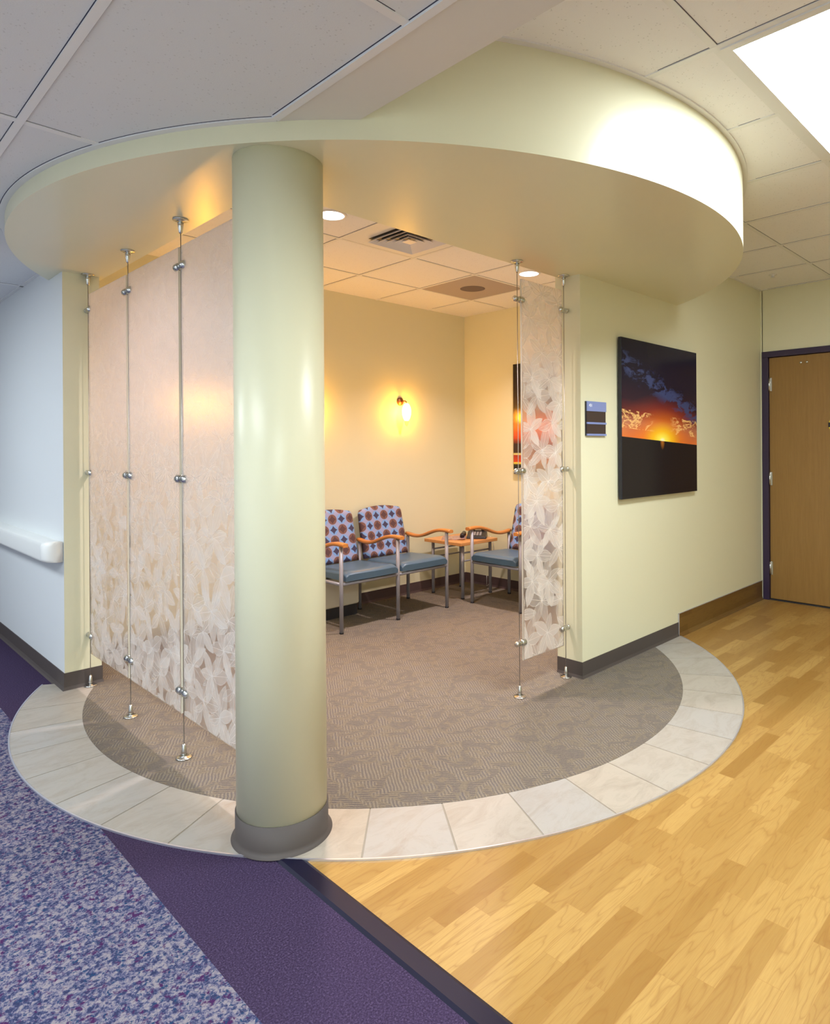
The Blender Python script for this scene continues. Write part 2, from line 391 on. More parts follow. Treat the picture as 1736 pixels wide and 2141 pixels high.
M['cream'] = simple('cream_fabric', lin(208, 202, 184), 0.9, bump=(20, .3, .004))
M['vent'] = simple('vent_metal', (0.78, 0.77, 0.82), 0.35, 0.0)
M['grille'] = simple('grey_perforated_panel', lin(176, 166, 162), 0.7)
M['grille_dark'] = simple('grey_speaker_cone', lin(112, 102, 104), 0.8)
def emis(name, col, st):
    n = N(name); n.n.remove(n.b)
    e = n.node('ShaderNodeEmission', ins={'Color': (*col, 1), 'Strength': st}); n.l.new(e.outputs[0], n.out.inputs[0]); return n.m
M['panel_light'] = emis('light_panel_diffuser', (0.90, 0.96, 1.0), 44)
M['downlight'] = emis('downlight_lens', (1.0, 0.92, 0.88), 12)
def amber_glass():
    n = N('amber_glass_lit'); n.n.remove(n.b)
    tp = n.node('ShaderNodeBsdfTransparent', ins={'Color': (1, 0.68, 0.18, 1)})
    e = n.node('ShaderNodeEmission', ins={'Color': (1.0, 0.66, 0.18, 1), 'Strength': 16})
    m_ = n.node('ShaderNodeMixShader', ins={0: 0.45, 1: tp.outputs[0], 2: e.outputs[0]}); n.l.new(m_.outputs[0], n.out.inputs[0]); return n.m
M['amber'] = amber_glass()
def amber_tip():
    n = N('amber_crystal'); n.base((1, 0.75, 0.2)); n.set(Roughness=0.1)
    n.b.inputs['Transmission Weight'].default_value = 0.5
    n.b.inputs['Emission Color'].default_value = (1, 0.75, 0.1, 1); n.b.inputs['Emission Strength'].default_value = 1.2
    return n.m
M['amber_tip'] = amber_tip()
def magazine_mat():
    n = N('magazine_cover'); v = n.coord()
    n.base(n.ramp(n.noise(v, 14, 3), [(0.35, lin(120, 60, 60)), (0.48, lin(190, 150, 130)), (0.6, lin(150, 120, 150)), (0.75, lin(220, 205, 190))])); n.set(Roughness=0.25); return n.m
M['magazine'] = magazine_mat()

# ------------------------------------------------------------------ geometry helpers
def link(name, bm, mats, parent=None, smooth=False, bevel=0, loc=None, rot=None):
    me = bpy.data.meshes.new(name)
    bmesh.ops.recalc_face_normals(bm, faces=bm.faces)
    bm.to_mesh(me); bm.free()
    if not isinstance(mats, (list, tuple)): mats = [mats]
    for mm in mats: me.materials.append(M[mm] if isinstance(mm, str) else mm)
    if smooth:
        for p in me.polygons: p.use_smooth = True
    o = bpy.data.objects.new(name, me); COL.objects.link(o)
    if parent: o.parent = parent
    if loc: o.location = loc
    if rot: o.rotation_euler = rot
    if bevel:
        b = o.modifiers.new('bevel', 'BEVEL'); b.width = bevel; b.segments = 3; b.limit_method = 'ANGLE'; b.angle_limit = radians(40)
        for p in me.polygons: p.use_smooth = True
        wn = o.modifiers.new('wn', 'WEIGHTED_NORMAL'); wn.keep_sharp = False
    return o
def BM(): return bmesh.new()
def box(bm, x0, x1, y0, y1, z0, z1, mi=0):
    v = [bm.verts.new(p) for p in ((x0, y0, z0), (x1, y0, z0), (x1, y1, z0), (x0, y1, z0), (x0, y0, z1), (x1, y0, z1), (x1, y1, z1), (x0, y1, z1))]
    for f in ((0, 1, 2, 3), (4, 5, 6, 7), (0, 1, 5, 4), (1, 2, 6, 5), (2, 3, 7, 6), (3, 0, 4, 7)):
        fc = bm.faces.new([v[i] for i in f]); fc.material_index = mi
def prism(bm, pts, z0, z1, mi=0, cap=True):
    lo = [bm.verts.new((x, y, z0)) for x, y in pts]; hi = [bm.verts.new((x, y, z1)) for x, y in pts]
    n = len(pts)
    for i in range(n):
        f = bm.faces.new((lo[i], lo[(i + 1) % n], hi[(i + 1) % n], hi[i])); f.material_index = mi
    if cap:
        tri = tessellate_polygon([[Vector((x, y, 0)) for x, y in pts]])
        for r in (lo, hi):
            for t3 in tri:
                f = bm.faces.new([r[i] for i in t3]); f.material_index = mi
def ring(bm, c, ro, ri, a0, a1, n, z0, z1, mi=0):
    """flat annular slab between two angles"""
    S = []
    for i in range(n + 1):
        t = radians(a0 + (a1 - a0) * i / n); co, si = cos(t), sin(t)
        S.append([bm.verts.new((c[0] + r * co, c[1] + r * si, z)) for r, z in ((ri, z0), (ro, z0), (ro, z1), (ri, z1))])
    for A, B in zip(S, S[1:]):
        for k in range(4):
            j = (k + 1) % 4; f = bm.faces.new((A[k], A[j], B[j], B[k])); f.material_index = mi
    bm.faces.new(S[0]); bm.faces.new(S[-1])
def lathe(bm, prof, seg=24, axis='z', c=(0, 0, 0), mi=0, caps=True):
    rings = []
    for r, z in prof:
        ring = []
        for i in range(seg):
            t = 2 * pi * i / seg; a, b = r * cos(t), r * sin(t)
            p = {'z': (a, b, z), 'y': (a, z, b), 'x': (z, a, b)}[axis]
            ring.append(bm.verts.new((p[0] + c[0], p[1] + c[1], p[2] + c[2])))
        rings.append(ring)
    for A, B in zip(rings, rings[1:]):
        for i in range(seg):
            f = bm.faces.new((A[i], A[(i + 1) % seg], B[(i + 1) % seg], B[i])); f.material_index = mi; f.smooth = True
    if caps:
        for ring in (rings[0], rings[-1]):
            f = bm.faces.new(ring); f.material_index = mi
def tube(bm, pts, r, seg=10, mi=0):
    pts = [Vector(p) for p in pts]; rings = []
    up = Vector((0, 0, 1))
    for i, p in enumerate(pts):
        d = (pts[min(i + 1, len(pts) - 1)] - pts[max(i - 1, 0)]).normalized()
        ref = up if abs(d.dot(up)) < 0.95 else Vector((0, 1, 0))
        a = d.cross(ref).normalized(); b = d.cross(a).normalized()
        rr = r[i] if isinstance(r, (list, tuple)) else r
        rings.append([bm.verts.new(p + a * rr * cos(2 * pi * k / seg) + b * rr * sin(2 * pi * k / seg)) for k in range(seg)])
    for A, B in zip(rings, rings[1:]):
        for k in range(seg):
            f = bm.faces.new((A[k], A[(k + 1) % seg], B[(k + 1) % seg], B[k])); f.material_index = mi; f.smooth = True
    bm.faces.new(rings[0]); bm.faces.new(rings[-1])
def struct(o): o['kind'] = 'structure'; return o
def tag(o, label, cat, group=None):
    o['label'] = label; o['category'] = cat
    if group: o['group'] = group
    return o
def thing(name, label, cat, loc=(0, 0, 0), rz=0, group=None):
    o = bpy.data.objects.new(name, None); COL.objects.link(o); o.location = loc; o.rotation_euler = (0, 0, rz); o.empty_display_size = 0.1
    return tag(o, label, cat, group)
def dup(root, loc, rz, label, group=None):
    r = root.copy(); COL.objects.link(r); r.location = loc; r.rotation_euler = (0, 0, rz); r['label'] = label
    if group: r['group'] = group
    for ch in list(root.children):
        c = ch.copy(); COL.objects.link(c); c.parent = r
        for g in list(ch.children):
            d = g.copy(); COL.objects.link(d); d.parent = c
    return r
def arc(cx, cy, R, a0, a1, n):
    return [(cx + R * cos(radians(a0 + (a1 - a0) * i / n)), cy + R * sin(radians(a0 + (a1 - a0) * i / n))) for i in range(n + 1)]

# ------------------------------------------------------------------ layout numbers (metres)
ZL, ZH, ZR, ZS = 2.35, 2.64, 2.583, 2.283     # left ceiling, hall ceiling, room ceiling, soffit
WXL, WYL = 1.045, 4.04       # left wall face, its end
WXI = 1.23                   # its room side
PY0, PY1 = 2.10, 2.27        # picture wall
PX0 = 3.12
RX, RY = 4.62, 4.45          # room corner
DX = 5.84                    # door wall
X0, X1, Y0, Y1 = -1.9, DX, -3.2, 9.0
TOP = 2.75
CF = (2.62, 3.13); RO, RI = 1.97, 1.68        # floor ring
CS = (2.61, 3.11); RS = 1.97                  # soffit drum

# ------------------------------------------------------------------ floors
bm = BM(); prism(bm, [(X0, Y0), (0.75, Y0), (0.75, Y1), (X0, Y1)], -0.10, 0.0); struct(link('floor_speckled_carpet', bm, 'speckle'))
bm = BM(); prism(bm, [(0.75, Y0), (1.085, Y0), (1.085, Y1), (0.75, Y1)], -0.10, 0.0); struct(link('floor_purple_carpet', bm, 'purple'))
bm = BM(); prism(bm, [(1.085, Y0), (DX + 0.2, Y0), (DX + 0.2, 4.6), (1.085, 4.6)], -0.10, 0.0); struct(link('floor_wood', bm, 'wood_floor'))
# stone ring of separate tiles with grout between
bm = BM()
joints = [-27, -36.5, -46, -55.5, -64, -72, -81, -89.7, -98.7, -106.7, -115.5, -124.3, -133.2, -142.8, -152.5, -161.3, -169.4, -178, -186.2, -194.5, -203, -214]
for a1, a0 in zip(joints, joints[1:]):
    g = 0.10
    seg = 8
    ring(bm, CF, RO, RI, a0 + g, a1 - g, seg, 0.0005, 0.005)
struct(link('floor_stone_tile', bm, 'stone'))
bm = BM(); ring(bm, CF, RO, RI, -214, -27, 120, 0.0002, 0.0035); struct(link('floor_grout', bm, 'grout'))
bm = BM(); ring(bm, CF, RO + 0.006, RO, -214, -27, 160, 0.0, 0.0062); struct(link('trim_1', bm, 'edge'))
# brown carpet inside the ring and through the room
aL = 180 - math.degrees(math.asin((4.068 - CF[1]) / RI)); 
a_s = math.degrees(math.acos((WXI - CF[0]) / RI)); y_s = CF[1] + RI * sin(radians(a_s))
a_e = -math.degrees(math.asin((CF[1] - 2.18) / RI))
pts = arc(*CF, RI, a_s, 360 + a_e, 120) + [(RX, 2.18), (RX, RY), (WXI, RY)]
bm = BM(); prism(bm, pts, 0.0, 0.006); struct(link('floor_brown_carpet', bm, 'brown'))
# threshold strip between purple carpet and wood
bm = BM()
yc = CF[1] - sqrt((RO + .006) ** 2 - (CF[0] - 1.085) ** 2)
prof = [(1.078, 0), (1.088, 0.006), (1.135, 0.006), (1.147, 0)]
sec = []
for yy in (Y0, 0.2, 1.05, 1.90):
    sec.append([bm.verts.new((x, yy if yy < 1.9 else CF[1] - sqrt((RO + .004) ** 2 - (CF[0] - x) ** 2), z)) for x, z in prof])
for A, B in zip(sec, sec[1:]):
    for i in range(3): bm.faces.new((A[i], A[i + 1], B[i + 1], B[i]))
struct(link('trim_2', bm, 'strip'))

# ------------------------------------------------------------------ walls
def wall(name, x0, x1, y0, y1, z0, z1, mat='wall'):
    bm = BM(); box(bm, x0, x1, y0, y1, z0, z1); return struct(link(name, bm, mat))
# left wall: pale corridor face, yellow end and room side
bm = BM(); box(bm, WXL, WXI, WYL, Y1, 0, TOP)
o = struct(link('wall_left', bm, ['wall', 'wall_pale']))
for p in o.data.polygons:
    if abs(p.center.x - WXL) < 1e-4: p.material_index = 1
wall('wall_back', WXI, RX + 0.14, RY, RY + 0.15, 0, TOP)
wall('wall_right', RX, RX + 0.14, PY1, RY, 0, TOP)
wall('wall_front', PX0, DX, PY0, PY1, 0, TOP)
DY0, DY1, DZ = 1.06, 2.085, 2.11      # frame opening
bm = BM(); box(bm, DX, DX + 0.15, DY1 - 0.005, PY1, 0, TOP); box(bm, DX, DX + 0.15, Y0, DY0 + 0.005, 0, TOP); box(bm, DX, DX + 0.15, DY0, DY1, DZ - 0.005, TOP)
struct(link('wall_door_side', bm, 'wall'))
wall('wall_corridor_far', X0 - 0.1, X0, Y0, Y1, 0, TOP, 'wall_pale')
wall('wall_behind', X0, X1, Y0 - 0.1, Y0, 0, TOP)
wall('wall_corridor_end', X0, WXL, Y1, Y1 + 0.1, 0, TOP, 'wall_pale')
wall('wall_door_backing', DX + 0.15, DX + 0.2, DY0 - 0.1, DY1 + 0.1, 0, TOP)

# ------------------------------------------------------------------ ceilings
def ceiling(name, pts, z, bars, tb=0.024, mat='tile_hall'):
    bm = BM(); prism(bm, pts, z, z + 0.02); o = struct(link(name, bm, mat))
    bm = BM()
    for (ax, c, a, b) in bars:
        if ax == 'x': box(bm, a, b, c - tb / 2, c + tb / 2, z - 0.004, z + 0.001)
        else: box(bm, c - tb / 2, c + tb / 2, a, b, z - 0.0045, z + 0.0012)
    g = link('grid_bars', bm, 'tbar', o)
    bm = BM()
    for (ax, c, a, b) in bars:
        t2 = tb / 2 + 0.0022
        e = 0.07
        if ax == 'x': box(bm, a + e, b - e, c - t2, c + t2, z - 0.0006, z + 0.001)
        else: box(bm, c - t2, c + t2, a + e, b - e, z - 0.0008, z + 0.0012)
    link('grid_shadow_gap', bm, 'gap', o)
    return o
def yon(x, s=-1): return CS[1] + s * sqrt(RS ** 2 - (x - CS[0]) ** 2)
def xon(y, s=1): return CS[0] + s * sqrt(max(0, RS ** 2 - (y - CS[1]) ** 2))
def ang(x, y): return math.degrees(math.atan2(y - CS[1], x - CS[0])) % 360
BX0, BX1 = 1.085, 1.265
# left ceiling
aA = ang(WXL, yon(WXL, 1)); aB = ang(BX0, yon(BX0))
pts = [(X0, Y0), (BX0, Y0)] + arc(*CS, RS, aB, aA, 80) + [(WXL, Y1), (X0, Y1)]
bars = []
for k in range(-2, 6):
    yy = 2.435 + 1.222 * (k - 0)
    if not Y0 < yy < Y1: continue
    xe = BX0
    if abs(yy - CS[1]) < RS: xe = min(xe, xon(yy, -1) - 0.005)
    elif yy > 4.3: xe = WXL
    bars.append(('x', yy, X0, xe))
for xx in (0.515, -0.095, -0.705, -1.315): bars.append(('y', xx, Y0, Y1))
ceiling('ceiling_corridor', pts, ZL, bars, 0.024, 'tile')
# hall ceiling
aC = ang(BX1, yon(BX1)); xb = xon(PY0); aD = ang(xb, PY0)
pts = [(BX1, Y0), (DX, Y0), (DX, PY0), (xb, PY0)] + arc(*CS, RS, aD, aC, 80)[1:]
bars = []
for yy in (1.53, 0.92, 0.31, -0.30, -0.91, -1.52, -2.13, -2.74):
    bars.append(('x', yy, BX1 if yy < 1.1 else xon(yy), DX))
for k in range(8):
    xx = 1.56 + 0.61 * k
    ye = min(PY0, yon(xx)) if abs(xx - CS[0]) < RS else PY0
    if 2.5 < xx < 3.0: bars.append(('y', xx, Y0, 0.31)); bars.append(('y', xx, 0.92, ye))
    else: bars.append(('y', xx, Y0, ye))
ceiling('ceiling_hall', pts, ZH, bars)
# room ceiling
pts = [(WXI, 2.20), (RX, 2.20), (RX, RY), (WXI, RY)]
bars = [('x', yy, WXI, RX) for yy in (2.70, 3.30, 3.90)] + [('y', xx, 2.2, RY) for xx in (1.74, 2.34, 2.94, 3.535, 4.135)]
ceiling('ceiling_room', pts, ZR, bars, 0.02)
# beam between the two ceilings
bm = BM(); prism(bm, [(BX0, Y0), (BX1, Y0), (BX1, yon(BX1)), (BX0, yon(BX0))], ZL - 0.004, TOP); struct(link('ceiling_beam', bm, 'drywall'))
# drum-shaped bulkhead
bm = BM()
IX, IY = 1.255, 2.235
prism(bm, arc(*CS, RS, aA, aD, 160) + [(xb, IY), (IX, IY), (IX, yon(WXL, 1))], ZS, TOP)
o = struct(link('ceiling_bulkhead', bm, 'soffit'))
for p in o.data.polygons: p.use_smooth = abs(p.normal.z) < 0.5 and False
# angle trims where ceilings meet the drum and beam
bm = BM(); ring(bm, CS, RS + 0.022, RS, aA - 1, aB, 100, ZL - 0.0056, ZL + 0.0015); struct(link('trim_3', bm, 'tbar'))
bm = BM(); ring(bm, CS, RS + 0.022, RS, aC, aD, 100, ZH - 0.0056, ZH + 0.0015); struct(link('trim_4', bm, 'tbar'))
bm = BM(); box(bm, BX0 - 0.024, BX0, Y0, yon(BX0) - 0.01, ZL - 0.008, ZL + 0.001); struct(link('trim_5', bm, 'tbar'))
bm = BM(); ring(bm, CS, RS + 0.0245, RS + 0.022, aA - 1, aB, 100, ZL - 0.0008, ZL + 0.001)
box(bm, BX0 - 0.027, BX0 - 0.024, Y0, yon(BX0) - 0.02, ZL - 0.0008, ZL + 0.001); struct(link('trim_6', bm, 'gap'))
bm = BM(); box(bm, xb - 0.02, DX, PY0 - 0.02, PY0, ZH - 0.004, ZH); box(bm, DX - 0.02, DX, 0.0, PY0, ZH - 0.004, ZH)
box(bm, WXL - 0.02, WXL, yon(WXL, 1), Y1, ZL - 0.004, ZL); struct(link('trim_7', bm, 'tbar'))

# ------------------------------------------------------------------ baseboards (cove base: thin sheet with a flared toe)
def cove(name, path, h, mat, z0=0.0, t=0.004, toe=0.012, parent=None):
    """path = outline of the wall foot; base grows to its right-hand side"""
    bm = BM(); prof = [(0.0, h), (t, h), (t, 0.022), (t + toe * 0.4, 0.008), (t + toe, 0.0)]
    P = [Vector((x, y, 0)) for x, y in path]; rows = []
    for i, p in enumerate(P):
        ds = []
        if i > 0: ds.append((P[i] - P[i - 1]).normalized())
        if i < len(P) - 1: ds.append((P[i + 1] - P[i]).normalized())
        ns = [Vector((d.y, -d.x, 0)) for d in ds]
        nn = sum(ns, Vector()); nn.normalize(); k = 1 / max(0.3, nn.dot(ns[0]))
        rows.append([bm.verts.new((p.x + nn.x * o_ * k, p.y + nn.y * o_ * k, z0 + z)) for o_, z in prof])
    for A, B in zip(rows, rows[1:]):
        for i in range(len(prof) - 1): bm.faces.new((A[i], B[i], B[i + 1], A[i + 1]))
    o = link(name, bm, mat, parent)
    if parent is None: struct(o)
    return o
cove('baseboard_left', [(WXL, Y1), (WXL, WYL), (WXI, WYL), (WXI, RY - 0.001)], 0.098, 'rubber')
cove('baseboard_back', [(WXI, RY), (RX, RY), (RX, PY1), (PX0 + 0.006, PY1)], 0.098, 'rubber_in')
cove('baseboard_right', [(PX0, PY1), (PX0, PY0), (4.283, PY0)], 0.098, 'rubber')
cove('baseboard_front', [(4.287, PY0), (DX, PY0), (DX, DY1 + 0.01)], 0.155, 'wood_base', toe=0.02)
bm = BM(); box(bm, 4.283, 4.289, PY0 - 0.009, PY0, 0.003, 0.158); box(bm, 4.283, DX, PY0 - 0.007, PY0, 0.1545, 0.1585); box(bm, DX - 0.007, DX, DY1 + 0.012, PY0, 0.1545, 0.1585)
struct(link('trim_8', bm, 'edge'))

# ------------------------------------------------------------------ door with frame
d = bpy.data.objects.new('door_1', None); COL.objects.link(d); d.location = (DX, (DY0 + DY1) / 2, 0); d['kind'] = 'structure'
hw = (DY1 - DY0) / 2
bm = BM()
for s in (-1, 1):
    a, b = sorted((s * hw, s * (hw - 0.05))); box(bm, -0.014, 0.13, a, b, 0, DZ - 0.05)
    a, b = sorted((s * (hw - 0.05), s * (hw - 0.066))); box(bm, 0.062, 0.13, a, b, 0, DZ - 0.066)
box(bm, -0.014, 0.13, -hw, hw, DZ - 0.05, DZ); box(bm, 0.062, 0.13, -hw + 0.05, hw - 0.05, DZ - 0.066, DZ - 0.05)
link('door_frame', bm, 'frame', d, bevel=0.002)
bm = BM(); box(bm, 0.012, 0.056, -hw + 0.053, hw - 0.053, 0.012, DZ - 0.054); link('door_leaf', bm, 'door', d, bevel=0.0015)
for z in (1.83, 1.03, 0.27):
    bm = BM(); box(bm, 0.006, 0.012, hw - 0.075, hw - 0.049, z - 0.056, z + 0.056); lathe(bm, [(0.0075, z - 0.056), (0.0075, z + 0.056)], 12, c=(0.003, hw - 0.054, 0)); link('hinge', bm, 'steel', d)
for yy in (1.782, 1.735):
    bm = BM(); lathe(bm, [(0.010, 0.012), (0.009, 0.008), (0.004, 0.006)], 12, 'x', (0, yy - (DY0 + DY1) / 2, 1.995)); link('screw_head', bm, 'steel', d)
bm = BM(); box(bm, 0.0, 0.13, -hw + 0.05, hw - 0.05, 0.0005, 0.010); link('door_sill', bm, 'foot', d)
# round yellow sticker with a dark band, on the door
bm = BM(); lathe(bm, [(0.080, 0.0), (0.080, -0.002)], 40, 'x'); box(bm, -0.0034, 0.0005, -0.083, 0.083, -0.019, 0.019, 1)
o = link('round_sticker', bm, ['yellow', 'black'], loc=(DX + 0.0118, 1.497, 1.475)); tag(o, 'round yellow sticker with a black band on the wooden door', 'sticker')

# ------------------------------------------------------------------ column
CX, CY, CR = 1.178, 2.015, 0.150
t = thing('round_column', 'pale yellow round column with grey base standing on the stone ring', 'column', (CX, CY, 0))
bm = BM(); lathe(bm, [(CR, 0.0), (CR, ZS)], 96); link('column_shaft', bm, 'column', t)
bm = BM(); lathe(bm, [(CR + 0.0005, 0.100), (CR + 0.004, 0.100), (CR + 0.004, 0.022), (CR + 0.009, 0.011), (CR + 0.018, 0.005), (CR + 0.018, 0.004)], 96, caps=False); link('column_base', bm, 'rubber', t)

# ------------------------------------------------------------------ cable rods with clamps
def disc_mount(bm, up):
    s = 1 if up else -1      # up: sits on floor; else hangs from soffit
    pr = [(0.032, 0), (0.032, s * 0.0045), (0.028, s * 0.006), (0.008, s * 0.007), (0.0075, s * 0.013), (0.0125, s * 0.015), (0.0115, s * 0.028), (0.008, s * 0.055), (0.004, s * 0.060), (0.001, s * 0.060)]
    lathe(bm, pr, 28)
def cable(x, y, along, panels, label, group, z0=0.006):
    t = thing('cable_rod', label, 'cable', (x, y, 0), 0, group)
    bm = BM(); lathe(bm, [(0.0019, z0 + 0.02), (0.0019, ZS - 0.02)], 8); link('wire', bm, 'wire', t)
    bm = BM(); disc_mount(bm, True); o = link('floor_mount', bm, 'steel', t); o.location = (0, 0, z0)
    bm = BM(); disc_mount(bm, False); o = link('ceiling_mount', bm, 'steel', t); o.location = (0, 0, ZS)
    for z in (0.285, 1.185, 2.085):
        bm = BM()
        for s in panels:
            pr = [(0.001, 0.002), (0.011, 0.002), (0.011, 0.013), (0.0165, 0.015), (0.0180, 0.021), (0.0180, 0.042), (0.0145, 0.048), (0.008, 0.051), (0.001, 0.052)]
            pr = [(r, s * q) for r, q in pr]
            lathe(bm, pr, 20, along)
        # short barrel on the wire itself
        lathe(bm, [(0.001, -0.018), (0.012, -0.018), (0.0145, -0.013), (0.0145, 0.013), (0.012, 0.018), (0.001, 0.018)], 18, along)
        if len(panels) == 1:
            s = -panels[0]
            lathe(bm, [(0.0145, s * 0.010), (0.015, s * 0.024), (0.010, s * 0.030), (0.001, s * 0.031)], 18, along)
        o = link('clamp', bm, 'steel', t); o.location = (0, 0, z)
GX = 1.165; GY = 2.185
GL = 'cable rods of the left glass screen'
cable(GX, 4.015, 'y', [-1], 'steel cable rod nearest the end of the left corridor wall', GL)
cable(GX, 3.403, 'y', [1, -1], 'steel cable rod between the first two frosted panels from the left wall', GL)
cable(GX, 2.785, 'y', [1, -1], 'steel cable rod just left of the column, between frosted panels', GL)
cable(GX, 2.195, 'y', [1], 'steel cable rod hidden directly behind the round column', GL)
GR = 'cable rods of the right glass screen'
cable(2.668, GY, 'x', [1], 'steel cable rod at the free edge of the narrow frosted panel', GR)
cable(3.082, GY, 'x', [-1], 'steel cable rod in front of the picture wall end', GR)

# ------------------------------------------------------------------ frosted leaf panels
def clip(poly, x0, x1, y0, y1):
    def cut(P, ins, inter):
        out = []
        for i in range(len(P)):
            a, b = P[i], P[(i + 1) % len(P)]
            if ins(a):
                out.append(a)
                if not ins(b): out.append(inter(a, b))
            elif ins(b): out.append(inter(a, b))
        return out
    def ix(v): return lambda a, b: (v, a[1] + (b[1] - a[1]) * (v - a[0]) / (b[0] - a[0]))
    def iy(v): return lambda a, b: (a[0] + (b[0] - a[0]) * (v - a[1]) / (b[1] - a[1]), v)
    for ins, inter in ((lambda p: p[0] >= x0, ix(x0)), (lambda p: p[0] <= x1, ix(x1)), (lambda p: p[1] >= y0, iy(y0)), (lambda p: p[1] <= y1, iy(y1))):
        if len(poly) < 3: return []
        poly = cut(poly, ins, inter)
    return poly if len(poly) >= 3 else []
def leaf_panel(name, along, origin, width, height, seed, face, label, group):
    """slab; along = run direction; face = sign of the side (normal axis) that carries the etching"""
    rnd = random.Random(seed); T = 0.005
    bm = BM()
    if along == 'y': box(bm, -T, T, 0, width, 0, height)
    else: box(bm, 0, width, -T, T, 0, height)
    for f in bm.faces:
        n_ = f.calc_center_median()
        edge = (abs(n_.x) < 1e-6) if along == 'y' else (abs(n_.y) < 1e-6)
        f.material_index = 3 if edge else 0
    layer = [0]
    def place(poly, mi, adv=1):
        poly = clip(poly, 0.004, width - 0.004, 0.004, height - 0.004)
        if not poly: return
        off = face * (T + 0.0003 + 0.000004 * layer[0]); layer[0] += adv
        vs = [bm.verts.new((off, u, v) if along == 'y' else (u, off, v)) for u, v in poly]
        try: bm.faces.new(vs).material_index = mi
        except ValueError: pass
    # whorls on a jittered lattice
    step = 0.162 if along == 'y' else 0.174; r = -1
    v = -0.02
    while v < height + 0.06:
        r += 1; u = -0.03 + (step / 2 if r % 2 else 0)
        while u < width + 0.06:
            cu, cv = u + rnd.uniform(-.03, .03), v + rnd.uniform(-.03, .03)
            k = rnd.choice((5, 5, 6)); a0 = rnd.uniform(0, 2 * pi)
            for j in range(k):
                a = a0 + 2 * pi * j / k + rnd.uniform(-.25, .25)
                L = rnd.uniform(0.105, 0.155); W_ = L * rnd.uniform(0.20, 0.27)
                pts = []
                for s_ in range(13):
                    q = s_ / 12; pts.append((q * L, W_ * sin(pi * q ** 0.85) ** 0.9 if 0 < q < 1 else 0))
                for s_ in range(11, 0, -1):
                    q = s_ / 12; pts.append((q * L, -W_ * sin(pi * q ** 0.85) ** 0.9))
                ca, sa = cos(a), sin(a)
                place([(cu + x * ca - y * sa, cv + x * sa + y * ca) for x, y in pts], 1)
                mid = L * 0.5
                for i_ in range(len(pts)):
                    p, q2 = pts[i_], pts[(i_ + 1) % len(pts)]
                    inn = [(mid + (x - mid) * 0.975, y * 0.93) for x, y in (p, q2)]
                    place([(cu + x * ca - y * sa, cv + x * sa + y * ca) for x, y in (p, q2, inn[1], inn[0])], 2, 0)
                layer[0] += 1
                vw = 0.0016
                vp = [(-.004, -vw), (L * 0.93, -vw * .3), (L * 0.93, vw * .3), (-.004, vw)]
                place([(cu + x * ca - y * sa, cv + x * sa + y * ca) for x, y in vp], 2)
                if rnd.random() < 0.35:
                    for sg in (-1, 1):
                        vp = [(0, 0), (L * .45, sg * W_ * .62), (L * .85, sg * W_ * .42), (L * .85, sg * (W_ * .42 - .0009)), (L * .45, sg * (W_ * .62 - .0012))]
                        place([(cu + x * ca - y * sa, cv + x * sa + y * ca) for x, y in vp], 2)
            u += step
        v += step * 0.80
    me = bpy.data.meshes.new(name); bm.to_mesh(me); bm.free()
    sfx = '_narrow' if along == 'x' else ''
    for k in ('frost' + sfx, 'leaf' + sfx, 'vein' + sfx, 'glass_edge'): me.materials.append(M[k])
    o = bpy.data.objects.new(name, me); COL.objects.link(o); o.location = origin
    return tag(o, label, 'glass panel', group)
GP = 'frosted leaf-pattern glass panels'
leaf_panel('glass_panel', 'y', (GX, 3.418, 0.19), 0.572, 1.978, 3, -1, 'frosted leaf-pattern panel beside the left corridor wall end', GP)
leaf_panel('glass_panel', 'y', (GX, 2.800, 0.19), 0.588, 1.978, 8, -1, 'frosted leaf-pattern panel in the middle of the left screen', GP)
leaf_panel('glass_panel', 'y', (GX, 2.205, 0.19), 0.565, 1.978, 14, -1, 'frosted leaf-pattern panel partly hidden behind the round column', GP)
leaf_panel('glass_panel', 'x', (2.697, GY, 0.19), 0.358, 2.005, 21, -1, 'narrow frosted leaf-pattern panel beside the picture wall', GP)

# ------------------------------------------------------------------ lights in the ceiling
t = thing('ceiling_light_panel', 'large white fluorescent light panel in the hall ceiling grid', 'ceiling light', (2.78, 0.615, ZH))
bm = BM()
for (a, b, c, e) in ((-.598, .598, .262, .293), (-.598, .598, -.293, -.262), (-.598, -.567, -.262, .262), (.567, .598, -.262, .262)): box(bm, a, b, c, e, -0.010, 0.0)
link('frame', bm, 'tbar', t)
bm = BM(); box(bm, -.567, .567, -.262, .262, -0.006, -0.002); link('diffuser', bm, 'panel_light', t)
def downlight(x, y, label):
    t = thing('recessed_downlight', label, 'ceiling light', (x, y, ZR), 0, 'recessed downlights in the waiting room ceiling')
    bm = BM(); lathe(bm, [(0.070, -0.001), (0.070, -0.006), (0.080, -0.007), (0.086, -0.002), (0.086, 0.0)], 40, caps=False); link('trim_ring', bm, 'tbar', t)
    bm = BM(); lathe(bm, [(0.071, -0.0035), (0.071, -0.002)], 40); link('lens', bm, 'downlight', t)
    l = bpy.data.lights.new('lamp', 'AREA'); l.shape = 'DISK'; l.size = 0.13; l.energy = 29; l.color = (1.0, 0.82, 0.79); l.spread = radians(128)
    lo = bpy.data.objects.new('lamp', l); COL.objects.link(lo); lo.parent = t; lo.location = (0, 0, -0.008)
downlight(2.075, 3.0, 'round recessed downlight just right of the column top')
downlight(3.80, 3.0, 'round recessed downlight above the narrow frosted panel')
